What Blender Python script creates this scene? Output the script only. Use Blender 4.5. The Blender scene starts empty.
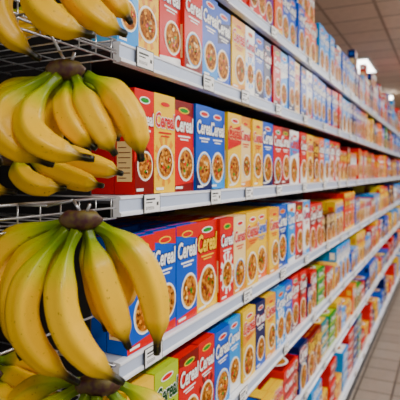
import bpy, math, random
from mathutils import Vector
random.seed(7)
H=2.0
TH=math.atan(247/500)
CAMX=0.744
scene=bpy.context.scene
coll=scene.collection

# ---------------------------------------------------------------- materials
MATS={}
def mat(name,col,rough=0.4,metal=0.0,spec=0.5,emit=0,coat=0):
    if name in MATS: return MATS[name]
    m=bpy.data.materials.new(name); m.use_nodes=True
    b=m.node_tree.nodes['Principled BSDF']
    b.inputs['Base Color'].default_value=(*col,1)
    b.inputs['Roughness'].default_value=rough
    b.inputs['Metallic'].default_value=metal
    b.inputs['Specular IOR Level'].default_value=spec
    b.inputs['Coat Weight'].default_value=coat
    b.inputs['Coat Roughness'].default_value=.12
    if emit:
        b.inputs['Emission Color'].default_value=(*col,1)
        b.inputs['Emission Strength'].default_value=emit
    MATS[name]=m
    return m
def S(r,g,b):
    f=lambda v:((v/255)/12.92 if v/255<=0.04045 else ((v/255+0.055)/1.055)**2.4)
    return (f(r),f(g),f(b))
PAL={
 'red':(.70,.0,.0),'darkred':(.20,.0,.0),'blue':(.0,.085,.58),'navy':(.0,.005,.09),
 'sky':(.0,.30,.85),'lightblue':(.12,.50,.92),'yellow':(1.0,.60,.0),'gold':(.85,.30,.0),
 'orange':(.92,.12,.0),'cream':(1.0,.72,.30),'white':(1.0,.99,.97),'green':(.0,.26,.01),
 'darkgreen':(.0,.06,.005),'brown':(.11,.02,.0),'teal':(.0,.22,.26),'pink':(.85,.04,.13),'lime':(.45,.60,.0),'purple':(.11,.0,.25)}
for k,v in PAL.items(): mat('ink_'+k,v,0.30,spec=.14)
m=bpy.data.materials.new('cereal_flakes'); m.use_nodes=True
nt=m.node_tree; b=nt.nodes['Principled BSDF']; b.inputs['Roughness'].default_value=0.5; b.inputs['Specular IOR Level'].default_value=.1
tc=nt.nodes.new('ShaderNodeTexCoord'); vo=nt.nodes.new('ShaderNodeTexVoronoi'); vo.inputs['Scale'].default_value=110
cr=nt.nodes.new('ShaderNodeValToRGB')
cr.color_ramp.elements[0].position=.1; cr.color_ramp.elements[0].color=(.06,.008,.0,1); cr.color_ramp.elements[1].color=(.95,.44,.04,1)
e=cr.color_ramp.elements.new(0.5); e.color=(.45,.12,.0,1)
nt.links.new(tc.outputs['Object'],vo.inputs['Vector']); nt.links.new(vo.outputs['Color'],cr.inputs['Fac']); nt.links.new(cr.outputs['Color'],b.inputs['Base Color'])
MATS['flakes']=m
MATLIST=['ink_'+k for k in PAL]+['flakes']
MI={n.replace('ink_',''):i for i,n in enumerate(MATLIST)}

# ---------------------------------------------------------------- mesh accumulators
class Acc:
    def __init__(s): s.v=[];s.f=[];s.m=[]
    def add(s,T,off=(0,0,0),sc=1.0):
        n=len(s.v); ox,oy,oz=off
        s.v.extend([(x*sc+ox,y*sc+oy,z*sc+oz) for x,y,z in T.v])
        s.f.extend([tuple(i+n for i in f) for f in T.f]); s.m.extend(T.m)
    def poly(s,pts,mi=0):
        n=len(s.v); s.v.extend(pts); s.f.append(tuple(range(n,n+len(pts)))); s.m.append(mi)
    def box(s,x0,x1,y0,y1,z0,z1,mi=0,mx=None,my=None,mz=None):
        n=len(s.v)
        s.v.extend([(x0,y0,z0),(x1,y0,z0),(x1,y1,z0),(x0,y1,z0),(x0,y0,z1),(x1,y0,z1),(x1,y1,z1),(x0,y1,z1)])
        for f,mm in (((0,3,2,1),mz),((4,5,6,7),mz),((0,1,5,4),my),((1,2,6,5),mx),((2,3,7,6),my),((3,0,4,7),mx)):
            s.f.append(tuple(i+n for i in f)); s.m.append(mi if mm is None else mm)
    def tube(s,p,q,r,mi=0,n=8):
        p=Vector(p);q=Vector(q);d=(q-p).normalized()
        a=d.orthogonal().normalized();c=d.cross(a);k=len(s.v)
        for P in (p,q):
            for i in range(n):
                t=2*math.pi*i/n; s.v.append(tuple(P+a*math.cos(t)*r+c*math.sin(t)*r))
        for i in range(n):
            j=(i+1)%n; s.f.append((k+i,k+j,k+n+j,k+n+i)); s.m.append(mi)
        s.f.append(tuple(k+i for i in reversed(range(n)))); s.m.append(mi)
        s.f.append(tuple(k+n+i for i in range(n))); s.m.append(mi)
    def obj(s,name,mats,smooth=False):
        me=bpy.data.meshes.new(name); me.from_pydata(s.v,[],s.f)
        for x in mats: me.materials.append(x)
        me.polygons.foreach_set('material_index',s.m)
        if smooth: me.polygons.foreach_set('use_smooth',[True]*len(s.f))
        me.update(); o=bpy.data.objects.new(name,me); coll.objects.link(o); return o

# ---------------------------------------------------------------- lettering
def text_geo(body,offset,res=2,shear=0.12):
    cu=bpy.data.curves.new('t','FONT'); cu.body=body; cu.size=1; cu.offset=offset; cu.resolution_u=res; cu.shear=shear
    cu.align_x='CENTER'
    o=bpy.data.objects.new('t',cu); coll.objects.link(o)
    bpy.context.view_layer.update()
    me=o.evaluated_get(bpy.context.evaluated_depsgraph_get()).to_mesh()
    V=[(v.co.x,v.co.y) for v in me.vertices]; F=[tuple(p.vertices) for p in me.polygons]
    o.evaluated_get(bpy.context.evaluated_depsgraph_get()).to_mesh_clear()
    bpy.data.objects.remove(o); bpy.data.curves.remove(cu)
    return V,F
T_MAIN=text_geo('Cereal',0.030); T_SH=text_geo('Cereal',0.07)
xs=[p[0] for p in T_MAIN[0]]; TW=max(xs)-min(xs); TC=(max(xs)+min(xs))/2
def put_text(A,T,cy,z,width,x,mi,vs=1.45):
    k=width/TW; n=len(A.v)
    A.v.extend([(x,cy+(px-TC)*k,z+py*k*vs) for px,py in T[0]])
    A.f.extend([tuple(i+n for i in f) for f in T[1]]); A.m.extend([mi]*len(T[1]))
def ell(A,cy,cz,ry,rz,x,mi,n=20):
    A.poly([(x,cy+ry*math.cos(2*math.pi*i/n),cz+rz*math.sin(2*math.pi*i/n)) for i in range(n)],mi)

# scheme: base, accent, text, shadow
def cereal_box(w,h,d,base,acc,txt,sh,detail=2,style=0):
    A=Acc(); b=MI[base]; a=MI[acc]
    A.box(-d,0,0.0006,w-0.0006,0,h,b)
    A.box(-d*0.52,-d*0.48,0.004,w-0.004,h,h+0.0008,a)
    e=0.0006
    for yy in (0.0,w):
        A.poly([(-d*0.88,yy,h*0.12),(-d*0.12,yy,h*0.12),(-d*0.12,yy,h*0.50),(-d*0.88,yy,h*0.50)],MI['cream'])
        for i in range(7):
            z=h*(0.15+i*0.048); y2=yy+(-e if yy==0 else e)
            A.poly([(-d*0.8,y2,z),(-d*(0.2+0.2*(i%3==0)),y2,z),(-d*(0.2+0.2*(i%3==0)),y2,z+h*0.008),(-d*0.8,y2,z+h*0.008)],a)
        A.poly([(-d*0.8,yy,h*0.68),(-d*0.2,yy,h*0.68),(-d*0.2,yy,h*0.86),(-d*0.8,yy,h*0.86)],a)
    if style%5==0:
        pts=[(e,0.001,0.001),(e,w-0.001,0.001)]+[(e,w-0.001-(w-0.002)*i/10,h*(0.30+0.16*math.sin(math.pi*i/10))) for i in range(11)]
        A.poly(pts,a)
    elif style%5==1:
        A.poly([(e,0.001,h*0.90),(e,w-0.001,h*0.84),(e,w-0.001,h-0.001),(e,0.001,h-0.001)],a)
        A.poly([(e,0.001,0.001),(e,w-0.001,0.001),(e,w-0.001,h*0.10),(e,0.001,h*0.06)],a)
    elif style%5==2:
        A.poly([(e,0.001,0.001),(e,w-0.001,0.001),(e,w-0.001,h*0.34),(e,0.001,h*0.22)],a)
    elif style%5==3:   # sun-ray burst behind the bowl
        cy=w*.5; cz=h*.33
        for i in range(10):
            t=2*math.pi*i/10; t2=t+.3
            R=w*.49
            A.poly([(e,cy,cz),(e,cy+R*math.cos(t),cz+R*1.3*math.sin(t)),(e,cy+R*math.cos(t2),cz+R*1.3*math.sin(t2))],a)
    else:              # wide diagonal ribbon
        A.poly([(e,0.001,h*.50),(e,w-.001,h*.60),(e,w-.001,h*.86),(e,0.001,h*.76)],a)
    lg='white' if style%2==0 else 'yellow'
    ell(A,w*0.5,h*0.90,w*0.27,h*0.036,2*e,MI[lg],14)
    ell(A,w*0.5,h*0.90,w*0.22,h*0.024,3*e,MI['red' if base!='red' else 'green'],12)
    bx=[.52,.60,.5,.5,.45][style%5]; r=w*[.40,.39,.44,.40,.42][style%5]
    cy=w*bx if w*bx+r<w else w-r-.001; cz=h*[.27,.30,.25,.31,.25][style%5]
    if cy-r<0: cy=r+.001
    ell(A,cy,cz,r,r*1.05,2*e,MI['white'],24)
    ell(A,cy,cz,r*0.9,r*0.95,3*e,MI['lightblue' if style%5==2 else 'cream'],24)
    ell(A,cy,cz,r*0.84,r*0.89,4*e,MI['flakes'],20)
    if detail>=1:
        rr=random.Random(style*13+int(w*1000))
        fr=['red','darkred','green','cream','gold']
        for i in range(8):
            an=rr.random()*6.28; q=r*0.6*rr.random()**.5
            ell(A,cy+q*math.cos(an),cz+q*math.sin(an),r*0.13,r*0.11,5*e,MI[fr[(i+style)%5]],8)
        if sh: put_text(A,T_SH,w*0.5,h*0.665,w*0.92,3*e,MI[sh])
        put_text(A,T_MAIN,w*0.5,h*0.665,w*0.92,4*e,MI[txt])
        A.poly([(3*e,w*0.2,h*0.60),(3*e,w*0.8,h*0.60),(3*e,w*0.8,h*0.618),(3*e,w*0.2,h*0.618)],MI[txt])
        A.poly([(3*e,w*0.3,h*0.567),(3*e,w*0.7,h*0.567),(3*e,w*0.7,h*0.582),(3*e,w*0.3,h*0.582)],MI[txt])
        A.poly([(3*e,w*0.08,h*0.03),(3*e,w*0.42,h*0.03),(3*e,w*0.42,h*0.055),(3*e,w*0.08,h*0.055)],MI['white'])
    else:
        A.poly([(3*e,w*0.1,h*0.67),(3*e,w*0.9,h*0.67),(3*e,w*0.9,h*0.76),(3*e,w*0.1,h*0.76)],MI[txt])
    return A
SCH={
 'R':('red','darkred','white','darkred'),'Rw':('red','white','white','navy'),'Ry':('red','yellow','yellow','darkred'),
 'Y':('yellow','gold','red','white'),'Yr':('yellow','red','red','cream'),'Yb':('yellow','orange','blue','white'),
 'B':('blue','navy','white','navy'),'Bs':('blue','sky','white','navy'),'Br':('blue','red','white','navy'),
 'S':('sky','white','white','blue'),'L':('lightblue','sky','blue','white'),'N':('navy','blue','white','red'),
 'C':('cream','gold','red','white'),'W':('white','sky','red','lightblue'),'Wr':('white','red','blue','cream'),
 'O':('orange','yellow','white','brown'),'G':('green','lime','white','darkgreen'),'T':('teal','yellow','white','navy'),
 'K':('darkred','gold','yellow','brown'),'Lm':('lime','yellow','darkgreen','white'),'P':('purple','pink','white','navy'),
 'Pk':('pink','white','white','darkred'),'Br2':('brown','gold','cream','darkred')}
CACHE={}
def getbox(s,w,h,d,det,st):
    k=(s,round(w,3),round(h,3),d,det,st)
    if k not in CACHE: CACHE[k]=cereal_box(w,h,d,*SCH[s],detail=det,style=st)
    return CACHE[k]
def flatbox(s,w,h,d):
    k=('flat',s,w,h,d)
    if k in CACHE: return CACHE[k]
    A=Acc(); base,acc,txt,sh=SCH[s]; e=.0006
    A.box(-d,0,.0006,w-.0006,0,h,MI[base])
    A.poly([(e,.002,h*.08),(e,w-.002,h*.08),(e,w-.002,h*.25),(e,.002,h*.25)],MI[acc])
    put_text(A,T_MAIN,w*.42,h*.38,w*.5,2*e,MI[txt],1.0)
    ell(A,w*.84,h*.55,w*.10,h*.32,2*e,MI['white'],14); ell(A,w*.84,h*.55,w*.08,h*.26,3*e,MI['flakes'],14)
    A.poly([(-d*.95,w*.06,h+e),(-d*.05,w*.06,h+e),(-d*.05,w*.94,h+e),(-d*.95,w*.94,h+e)],MI[acc])
    n=20; A.poly([(-d*.35+w*.3*math.sin(6.283*i/n),w*.5-w*.3*math.cos(6.283*i/n),h+2*e) for i in range(n)],MI['white'])
    A.poly([(-d*.35+w*.25*math.sin(6.283*i/n),w*.5-w*.25*math.cos(6.283*i/n),h+3*e) for i in range(n)],MI['flakes'])
    CACHE[k]=A; return A
LV={0:.67,1:.311,2:-.083,3:-.506,4:-.896,5:-1.29,6:-1.80}
TOPOFF=.024
STY={0:[1,0,3,2,4],1:[0,3,1,2,0,4,1,3,0,2,1,4],2:[0,3,1,2,0,4,1,3,0,2,1,4],3:[1,1,1,0,3,2,4,0,1,3],4:[4,0,1,3,2,0]}
seqs={
 0:(1.06,.30,[],['B','Rw','B','S','N','R','Bs','O','Br','L','N','P','T']),
 1:(1.045,.285,[('L',.10),('Y',.125),('Rw',.13),('R',.13),('Bs',.13),('B',.135),('Y',.145),('W',.11),('B',.13),('N',.11),('R',.12),('S',.13),('B',.12),('C',.13),('B',.12),('Wr',.14)],
     ['B','R','Rw','S','Br','O','N','C','Bs','Y','P','G']),
 2:(1.125,.292,[('R',.10),('Y',.122),('R',.135),('B',.13),('Bs',.135),('Yr',.14),('C',.12),('Y',.13),('B',.16),('R',.14),('R',.16),('W',.18),('Rw',.14),('Y',.16),('K',.15),('O',.16),('S',.16)],
     ['Y','R','O','K','C','B','Yr','Rw','Ry','S','G','P','Br2']),
 3:(1.09,.312,[('Br',.14),('Br',.135),('Br',.145),('Ry',.17),('Rw',.13),('C',.13),('Y',.15),('Yb',.15),('Y',.15),('B',.16),('S',.14),('R',.16),('W',.15)],
     ['Y','R','B','O','Yb','K','W','S','Ry','N','Yr','Br2','C']),
 4:(1.09,.29,[('Y',.135),('Lm',.14),('R',.14),('R',.13),('Bs',.14),('S',.13),('Y',.15),('N',.13),('Y',.15),('S',.15),('B',.16),('R',.15),('R',.15)],
     ['Y','B','R','S','Yb','N','Rw','O','T','G']),
 5:(1.05,.27,[],['Y','Y','R','B','N','Yb','O','R','T','K','S','G']),
 6:(1.05,.40,[],['Y','N','R','B','Yb','R','S','T','Y']),
}
YEND=12.6
allm=[MATS[n] for n in MATLIST]
for lv,(y0,h0,first,pool) in seqs.items():
    A=Acc(); y=y0; i=0; z=H+LV[lv]+TOPOFF+.0005
    last=None; run=0
    while y<YEND:
        kind='up'
        if i<len(first): s,w=first[i]; h=h0*(1+random.uniform(-.015,.012)); L_=STY[lv]; st=L_[i%len(L_)]
        else:
            if run<=0:
                s=random.choice([p for p in pool if p!=last]); last=s; run=random.choice([1,1,2,2,3]); rw=random.choice([.115,.13,.145,.16,.19])
                rh=h0*random.choice([1,1,.95,.9,.82] if lv<3 else [1,.92,.84,.72,.62]); rst=random.randrange(5)
                rk='up'
                if lv==6 or (lv==5 and random.random()<.4) or (lv==4 and random.random()<.15): rk='flat'; run=1; rw=random.choice([.22,.25,.28])
            run-=1; w=rw; h=rh; st=rst; kind=rk
        det=1 if y<6.5 else 0
        dep=.065; rec=random.choice([0,.002,.004,.009,.014]) ; x0=-.008-(rec if i else 0)
        if kind=='flat':
            n=random.choice([2,3,4,5]) if lv==6 else random.choice([2,3])
            hh=.075
            for q in range(n):
                A.add(flatbox(s,w,hh,.30),(x0-random.uniform(0,.012),y,z+q*(hh+.0022)))
            y+=w+.006; i+=1
            continue
        A.add(getbox(s,w,h,dep,det,st),(x0,y,z))
        for k in range(1,5):
            if random.random()<.93 or lv<3:
                xx=x0-k*(dep+.004)
                A.box(xx-dep,xx,y+.0006,y+w-.0006,z,z+h,MI[SCH[s][0]])
                A.box(xx-dep*.52,xx-dep*.48,y+.004,y+w-.004,z+h,z+h+.0006,MI[SCH[s][1]])
        if lv==0 and y>2.2 and random.random()<.45:
            A.add(getbox(s,w,.16,.065,det,st),(x0-.01,y,z+h+.001))
        y+=w+random.choice([.002,.004,.005]); i+=1
        if i>len(first) and run<=0 and random.random()<.12: y+=.05
    A.obj('cereal_box_row',allm)

# ---------------------------------------------------------------- gondola shelving
metal=mat('shelf_enamel',S(180,186,200),.3); 
lipm=mat('price_rail_plastic',S(242,246,255),.3,spec=.4)
under=mat('shelf_underside_shade',S(60,62,70),.5)  # dark tone puts the shade under the shelves into the colour
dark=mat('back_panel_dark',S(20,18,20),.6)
tagw=mat('tag_paper',S(255,255,255),.5,emit=0); tagk=mat('tag_ink',S(20,20,25),.5)
groove=mat('rail_channel',S(190,204,232),.3,spec=.4)
GM=[metal,lipm,under,dark,tagw,tagk,groove]
G=Acc()
YS=1.045; YE=12.7
prof=[(-.02,.0235),(-.001,.0235),(.004,.021),(.004,.0165),(0,.014),(0,-.016),(.006,-.020),(.006,-.027),(-.001,-.029),(-.02,-.029)]
for lv,zz in LV.items():
    z=H+zz
    seg=1.22; y=YS
    while y<YE-.01:
        y1=min(y+seg,YE)-.003
        for i in range(len(prof)):
            a=prof[i]; b=prof[(i+1)%len(prof)]
            G.poly([(a[0],y,z+a[1]),(a[0],y1,z+a[1]),(b[0],y1,z+b[1]),(b[0],y,z+b[1])],1 if i!=4 else 6)
        G.poly([(p[0],y,z+p[1]) for p in prof],1); G.poly([(p[0],y1,z+p[1]) for p in reversed(prof)],1)
        G.box(-.47,-.02,y,y1,z+.012,z+.023,0)
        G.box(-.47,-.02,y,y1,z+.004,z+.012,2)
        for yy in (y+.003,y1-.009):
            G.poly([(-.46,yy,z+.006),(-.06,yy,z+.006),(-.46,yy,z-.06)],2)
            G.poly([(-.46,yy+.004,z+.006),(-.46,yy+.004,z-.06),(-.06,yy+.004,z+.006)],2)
        y+=seg
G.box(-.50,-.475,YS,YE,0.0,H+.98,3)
G.box(-.475,-.085,1.036,1.041,0.0,H+.98,3)  # added divider sheet, keeps the gaps behind the bananas dark
y=YS+.016
while y<=YE+.01:
    G.box(-.478,-.455,y-.015,y+.015,0,H+.98,0); y+=1.22
G.box(-.04,-.03,YS,YE,0.0,H+LV[6]-.03,2)
G.box(-.48,-.01,YE,YE+.03,0,H+.98,0)
tags={0:[1.2,1.7,2.3,3.0,3.6],1:[1.165,1.57,1.92,2.37,2.89,3.4],2:[1.20,1.63,1.965,2.38,2.87,3.4],3:[1.21,1.95,2.45,2.92,3.5],4:[1.3,1.9,2.5,3.1],5:[1.5,2.1,2.9],6:[1.6,2.4,3.2]}
for lv,ys in tags.items():
    z=H+LV[lv]; ys=list(ys); yy=ys[-1]+.5
    while yy<YE-.2: ys.append(yy); yy+=random.choice([.35,.5,.62])
    for yc in ys:
        w=.050 if lv!=3 else .056
        G.box(.0065,.0075,yc-w-.004,yc+w*.6+.004,z-.029,z+.026,5)
        G.box(.0075,.0085,yc-w,yc+w*.6,z-.026,z+.023,4)
        x=.0089
        G.box(.0085,x,yc-w*.85,yc+w*.1,z+.008,z+.013,5)
        G.box(.0085,x,yc-w*.85,yc-w*.2,z+.000,z+.003,5)
        for k in range(8):
            G.box(.0085,x,yc-w*.85+k*.0055,yc-w*.85+k*.0055+.0016,z-.018,z-.009,5)
        G.box(.0085,x,yc+w*.25,yc+w*.45,z-.008,z+.002,5)
G.obj('supermarket_shelving',GM)

# ---------------------------------------------------------------- wire banana rack
W=Acc(); wm=mat('chrome_wire',S(190,192,196),.3,.85)
ya,yb=.2,1.03
zlist=[H+LV[k] for k in LV]
W.tube((-.004,ya,0),(-.004,ya,H+.9),.007)
for y in (ya,yb-.006): W.tube((-.45,y,0),(-.45,y,H+.9),.007)
W.box(-.50,-.475,.15,1.03,0,H+.98,1)
for z in zlist:
    for zo in (.022,-.004,-.03): W.tube((0,ya,z+zo),(0,yb,z+zo),.0026)
    W.tube((-.45,ya,z-.03),(-.45,yb,z-.03),.003)
    y=ya+.03
    while y<yb:
        W.tube((0,y,z+.022),(0,y,z-.03),.0018,n=6)
        W.tube((0,y,z-.03),(-.45,y,z-.03),.0018,n=6); y+=.06
    for x in (-.12,-.24,-.36): W.tube((x,ya,z-.033),(x,yb,z-.033),.0022,n=6)
    W.tube((0,yb,z+.022),(-.45,yb,z+.022),.0026)
for x in (-.09,-.18,-.27,-.36): W.tube((x,ya,.1),(x,ya,H+.9),.002,n=6)
def crown(px,py,D):
    r=(px-200)/500*D; u=(173-py)/500*D
    return (CAMX-D*math.sin(TH)+r*math.cos(TH), D*math.cos(TH)+r*math.sin(TH), H+u)

# ---------------------------------------------------------------- bananas
bm_=bpy.data.materials.new('banana_peel'); bm_.use_nodes=True
nt=bm_.node_tree; L=nt.links; b=nt.nodes['Principled BSDF']; b.inputs['Roughness'].default_value=.34
b.inputs['Specular IOR Level'].default_value=.25
at=nt.nodes.new('ShaderNodeAttribute'); at.attribute_name='peel'
sx=nt.nodes.new('ShaderNodeSeparateColor'); L.new(at.outputs['Color'],sx.inputs[0])
cr=nt.nodes.new('ShaderNodeValToRGB'); els=cr.color_ramp.elements
stops=[(0,(.06,.10,.0)),(.08,(.13,.24,.0)),(.18,(.42,.46,.0)),(.35,(.90,.53,.0)),(.80,(.90,.50,.0)),(.88,(.56,.34,.0)),(.925,(.12,.07,.005)),(.945,(.010,.006,.003)),(1,(.004,.003,.002))]
els[0].position=0; els[0].color=(*stops[0][1],1); els[1].position=1; els[1].color=(*stops[-1][1],1)
for p,c in stops[1:-1]:
    e=els.new(p); e.color=(*c,1)
L.new(sx.outputs[0],cr.inputs[0])
mx=nt.nodes.new('ShaderNodeMix'); mx.data_type='RGBA'; L.new(sx.outputs[1],mx.inputs['Factor'])
L.new(cr.outputs[0],mx.inputs[6]); mx.inputs[7].default_value=(.20,.27,.0,1)
tc=nt.nodes.new('ShaderNodeTexCoord'); no=nt.nodes.new('ShaderNodeTexNoise'); no.inputs['Scale'].default_value=150; no.inputs['Detail'].default_value=3
L.new(tc.outputs['Object'],no.inputs['Vector'])
c2=nt.nodes.new('ShaderNodeValToRGB'); c2.color_ramp.elements[0].position=.66; c2.color_ramp.elements[0].color=(0,0,0,1); c2.color_ramp.elements[1].position=.74; c2.color_ramp.elements[1].color=(.7,.7,.7,1)
L.new(no.outputs[0],c2.inputs[0])
m2=nt.nodes.new('ShaderNodeMix'); m2.data_type='RGBA'; L.new(c2.outputs[0],m2.inputs['Factor']); L.new(mx.outputs[2],m2.inputs[6]); m2.inputs[7].default_value=(.18,.07,.005,1)
L.new(m2.outputs[2],b.inputs['Base Color'])
crm=bpy.data.materials.new('banana_crown'); crm.use_nodes=True
nt=crm.node_tree; b=nt.nodes['Principled BSDF']; b.inputs['Roughness'].default_value=.55
tc=nt.nodes.new('ShaderNodeTexCoord'); no=nt.nodes.new('ShaderNodeTexNoise'); no.inputs['Scale'].default_value=60
cr=nt.nodes.new('ShaderNodeValToRGB'); cr.color_ramp.elements[0].position=.35; cr.color_ramp.elements[0].color=(*S(66,18,34),1); cr.color_ramp.elements[1].position=.65; cr.color_ramp.elements[1].color=(*S(98,84,18),1)
nt.links.new(tc.outputs['Object'],no.inputs['Vector']); nt.links.new(no.outputs[0],cr.inputs[0]); nt.links.new(cr.outputs[0],b.inputs['Base Color'])

def sm(a,b,x):
    t=max(0,min(1,(x-a)/(b-a))); return t*t*(3-2*t)
def rad(t):
    r=.32+.06*sm(.1,0,t)
    r+=.62*sm(.06,.34,t)
    r*=1-.24*sm(.62,.88,t)
    r*=1-.66*sm(.82,.94,t)
    r*=1-.25*sm(.985,1,t)
    return r
def finger(V,F,C,P0,M,P2,r,rr):
    P0,M,P2=Vector(P0),Vector(M),Vector(P2)
    P1=2*M-.5*(P0+P2)
    N=40; K=30; base=len(V)
    tw=rr.random()*.5
    green=rr.random()
    nrm0=(P2-P0).cross(M-P0)
    if nrm0.length<1e-7: nrm0=Vector((0,1,0))
    nrm0.normalize()
    for i in range(N+1):
        t=i/N
        p=(1-t)**2*P0+2*t*(1-t)*P1+t*t*P2
        d=(2*(1-t)*(P1-P0)+2*t*(P2-P1)).normalized()
        a=nrm0; bb=d.cross(a).normalized()
        R=r*rad(t)
        for k in range(K):
            th=2*math.pi*k/K
            q=math.cos(5*(th+tw))
            w=R*(1+.07*q+.025*max(0,q)**3)
            V.append(tuple(p+a*math.cos(th)*w+bb*math.sin(th)*w))
            ridge=max(0,q-.6)/.4*(.14+.45*green*sm(.7,.15,t))
            C.append((t*.999,ridge+ .22*green*sm(.6,.2,t),0,1))
    for i in range(N):
        for k in range(K):
            j=(k+1)%K
            F.append((base+i*K+k,base+i*K+j,base+(i+1)*K+j,base+(i+1)*K+k))
    F.append(tuple(base+k for k in reversed(range(K)))); F.append(tuple(base+N*K+k for k in range(K)))
def bunch(cpx,cpy,D,fingers,r=.0272,seed=1,cw=22):
    rr=random.Random(seed); V=[];F=[];C=[]
    k=D/500
    def loc(p,dy): return ((p[0]-cpx)*k,dy,-(p[1]-cpy)*k)
    for f in fingers:
        a,m_,c,d0,d1,d2=f[:6]; s=f[6] if len(f)>6 else 1
        finger(V,F,C,loc(a,d0),loc(m_,d1),loc(c,d2),r*s*(.96+.08*rr.random()),rr)
    nf=len(F)
    nu,nv=26,12; base=len(V)
    for i in range(nv+1):
        ph=math.pi*i/nv
        for j in range(nu):
            th=2*math.pi*j/nu
            x=math.sin(ph)*math.cos(th); y=math.sin(ph)*math.sin(th); z=math.cos(ph)
            x=math.copysign(abs(x)**.8,x)
            lump=1+.10*math.cos(5*th)*(1 if z<0.2 else .2)
            zz=min(z,.62)+ .12*math.sin(3*th)*(z>.5)*.4
            V.append((x*cw*k*lump*(1-.25*max(0,z)),y*.017*lump,zz*12*k-.004)); C.append((0,0,0,1))
    for i in range(nv):
        for j in range(nu):
            q=(j+1)%nu
            F.append((base+i*nu+j,base+(i+1)*nu+j,base+(i+1)*nu+q,base+i*nu+q))
    me=bpy.data.meshes.new('banana_bunch'); me.from_pydata(V,[],F)
    me.materials.append(bm_); me.materials.append(crm)
    me.polygons.foreach_set('material_index',[0]*nf+[1]*(len(F)-nf))
    me.polygons.foreach_set('use_smooth',[True]*len(F))
    ca=me.color_attributes.new('peel','FLOAT_COLOR','POINT')
    ca.data.foreach_set('color',[c for col in C for c in col])
    me.update()
    o=bpy.data.objects.new('banana_bunch',me); coll.objects.link(o)
    o.location=crown(cpx,cpy,D); o.rotation_euler=(0,0,TH)
    return o
def hook(c,zbar):
    x,y,z=c
    W.tube((0,ya,zbar),(0,yb,zbar),.003)
    pts=[(0,y,zbar),(x*.5,y,zbar+.0),(x*.9,y,z+.028),(x,y,z+.008),(x+.014,y,z+.004),(x+.022,y,z+.022)]
    for a,bq in zip(pts,pts[1:]): W.tube(a,bq,.0028)
cC=crown(80,216,.9)
bunch(80,216,.9,[
 ((60,226),(-16,262),(-18,345),.04,.06,.05),
 ((63,228),(10,285),(16,366),.02,.03,.03),
 ((68,230),(32,308),(84,375),-.005,-.045,-.035,1.1),
 ((78,231),(74,308),(129,369),-.01,-.065,-.06,1.06),
 ((87,230),(108,286),(131,345),.01,-.015,-.02,1.02),
 ((96,226),(145,272),(157,353),.01,.0,-.01,1.08),
 ((90,228),(122,268),(112,325),.03,.04,.03),
 ((74,228),(54,290),(84,345),.03,.03,.03),
 ((82,228),(92,280),(104,335),.03,.03,.02,1.0),
],seed=3,cw=21)
hook(cC,H-.083+.022)
cB=crown(65,66,.9)
bunch(65,66,.9,[
 ((48,74),(-12,103),(-8,165),.04,.05,.04),
 ((52,76),(9,124),(59,165),.0,-.035,-.03,1.1),
 ((60,78),(42,132),(101,160),-.01,-.06,-.055,1.02),
 ((68,79),(72,118),(100,150),.01,-.02,-.03,.9),
 ((76,78),(94,116),(118,156),.0,-.02,-.02,.95),
 ((85,75),(125,108),(142,162),.01,.0,-.01,1.03),
 ((64,78),(44,110),(60,150),.03,.03,.03,.9),
 ((77,78),(106,112),(114,140),.03,.03,.03,.9),
],seed=5,cw=19)
hook(cB,H+.30)
cA=crown(48,-62,.9)
bunch(48,-62,.9,[
 ((34,-52),(2,8),(44,62),.0,-.02,-.02,.95),
 ((46,-50),(48,14),(101,43),-.01,-.05,-.05,1.0),
 ((56,-50),(84,6),(129,38),.0,-.02,-.02,1.0),
 ((64,-52),(100,-20),(130,20),.02,.03,.02,.9),
 ((30,-54),(-30,-10),(-20,50),.02,.03,.02,1.0),
],seed=9)
hook(cA,H+.47)
cD=crown(97,382,.9)
bunch(97,382,.9,[
 ((80,391),(30,440),(40,520),.02,.0,.0),
 ((88,393),(72,460),(100,530),-.005,-.04,-.04),
 ((98,394),(108,460),(140,530),-.01,-.05,-.05),
 ((108,392),(148,445),(170,510),.01,-.01,-.02),
 ((114,390),(162,430),(190,500),.03,.03,.03),
 ((76,390),(10,415),(-10,490),.03,.05,.03),
],seed=11,cw=22)
hook(cD,cD[2]+.04)
bunch(10,152,1.06,[
 ((20,154),(30,180),(68,188),.0,-.02,-.01,1.0),
 ((20,152),(60,174),(104,186),.02,.01,.0,1.0),
 ((20,148),(75,162),(120,174),.04,.05,.04,1.0),
 ((4,154),(-20,178),(22,192),-.0,-.03,-.03,1.0),
 ((12,148),(50,152),(96,162),.06,.08,.08,1.0),
],r=.025,seed=21)
bunch(-10,10,1.06,[
 ((0,12),(10,34),(45,26),.0,-.02,-.01,1.0),
 ((0,8),(30,22),(74,16),.02,.01,.0,1.0),
 ((0,6),(35,8),(84,4),.04,.05,.04,1.0),
],r=.024,seed=22)
bunch(-20,372,.98,[
 ((-10,374),(10,396),(50,402),.0,-.02,-.01,1.0),
 ((-10,370),(20,384),(62,396),.02,.01,.0,1.0),
 ((-10,368),(22,372),(66,384),.04,.05,.04,1.0),
],r=.024,seed=23)
W.obj('wire_display_rack',[wm,dark],True)

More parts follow.
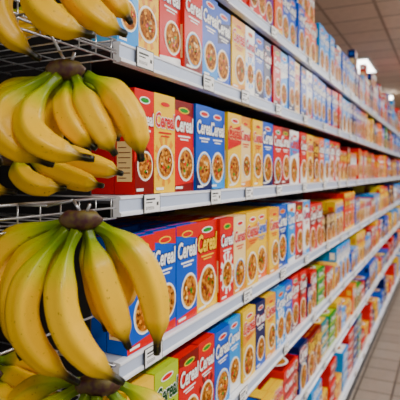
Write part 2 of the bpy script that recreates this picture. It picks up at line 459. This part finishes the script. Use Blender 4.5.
# ---------------------------------------------------------------- room shell
def tilemat(name,c1,c2,mortar,scale,rough,msize=.012,bw=1.0):
    m=bpy.data.materials.new(name); m.use_nodes=True; nt=m.node_tree; b=nt.nodes['Principled BSDF']; b.inputs['Roughness'].default_value=rough
    tc=nt.nodes.new('ShaderNodeTexCoord'); br=nt.nodes.new('ShaderNodeTexBrick'); br.offset=0; br.squash=1
    br.inputs['Color1'].default_value=(*c1,1); br.inputs['Color2'].default_value=(*c2,1); br.inputs['Mortar'].default_value=(*mortar,1)
    br.inputs['Scale'].default_value=scale; br.inputs['Mortar Size'].default_value=msize; br.inputs['Brick Width'].default_value=bw; br.inputs['Row Height'].default_value=bw
    nt.links.new(tc.outputs['Object'],br.inputs['Vector'])
    no=nt.nodes.new('ShaderNodeTexNoise'); no.inputs['Scale'].default_value=14; nt.links.new(tc.outputs['Object'],no.inputs['Vector'])
    mr=nt.nodes.new('ShaderNodeMapRange'); mr.inputs[3].default_value=.85; mr.inputs[4].default_value=1.12; nt.links.new(no.outputs[0],mr.inputs[0])
    vm=nt.nodes.new('ShaderNodeVectorMath'); vm.operation='SCALE'; nt.links.new(br.outputs[0],vm.inputs[0]); nt.links.new(mr.outputs[0],vm.inputs['Scale'])
    nt.links.new(vm.outputs[0],b.inputs['Base Color']); return m
def slab(name,x0,x1,y0,y1,z0,z1,m):
    A=Acc(); A.box(x0,x1,y0,y1,z0,z1); return A.obj(name,[m])
CZ=H+1.95
slab('floor',-7,4,-3,16,-.1,0,tilemat('floor_tiles',S(148,134,122),S(134,120,110),S(78,68,60),1.0,.3,.010,.30))
slab('ceiling',-7,4,-3,16,CZ,CZ+.1,tilemat('ceiling_tiles',S(222,198,176),S(212,190,168),S(165,144,126),1.0,.8,.02,.6))
wallm=mat('wall_paint',S(196,158,122),.7)
slab('wall_back',-7,4,16,16.1,0,CZ,wallm)
slab('wall_left',-7.1,-7,-3,16.1,0,CZ,wallm)
slab('baseboard_back',-7,4,15.98,16,0,.12,mat('baseboard_paint',S(110,100,95),.6))
emit=mat('lamp_diffuser',(1,.97,.92),.5,emit=9); frame=mat('lamp_housing',S(225,225,225),.4)
def troffer(x,y,power):
    e=bpy.data.objects.new('ceiling_light_panel',None); coll.objects.link(e); e.location=(x,y,CZ)
    A=Acc(); A.box(-.32,.32,-.62,.62,-.03,0,0); A.box(-.28,.28,-.58,-.01,-.036,-.03,1); A.box(-.28,.28,.01,.58,-.036,-.03,1)
    o=A.obj('housing',[frame,emit]); o.parent=e
    l=bpy.data.lights.new('tube_light','AREA'); l.shape='RECTANGLE'; l.size=.55; l.size_y=1.15; l.energy=power; l.color=(1,.95,.87)
    lo=bpy.data.objects.new('tube_light',l); coll.objects.link(lo); lo.parent=e; lo.location=(0,0,-.05)
for y in (-.8,1.6,3.8,6.0,8.2,10.4,12.6): troffer(2.3,y,68)
for y in (4,8,12): troffer(-3.4,y,60)
troffer(-.75,9.4,20)
def downlight(x,y):
    A=Acc(); A.tube((x,y,CZ-.10),(x,y,CZ),.12,0,20); A.tube((x,y,CZ-.16),(x,y,CZ-.10),.14,1,20); A.obj('ceiling_downlight',[frame,mat('downlight_glow',(1,.97,.9),.5,emit=14)],False)
downlight(-.57,12.9)
w=bpy.data.worlds.new('World'); scene.world=w; w.use_nodes=True
w.node_tree.nodes['Background'].inputs[0].default_value=(1,.965,.92,1); w.node_tree.nodes['Background'].inputs[1].default_value=.48

# ---------------------------------------------------------------- camera
cam=bpy.data.cameras.new('camera'); co=bpy.data.objects.new('camera',cam); coll.objects.link(co)
co.location=(CAMX,0,H); co.rotation_euler=(math.pi/2,0,TH)
cam.sensor_width=36; cam.lens=45; cam.shift_y=-.0675; cam.clip_start=.02
cam.dof.use_dof=True; cam.dof.focus_distance=1.15; cam.dof.aperture_fstop=5.6
scene.camera=co
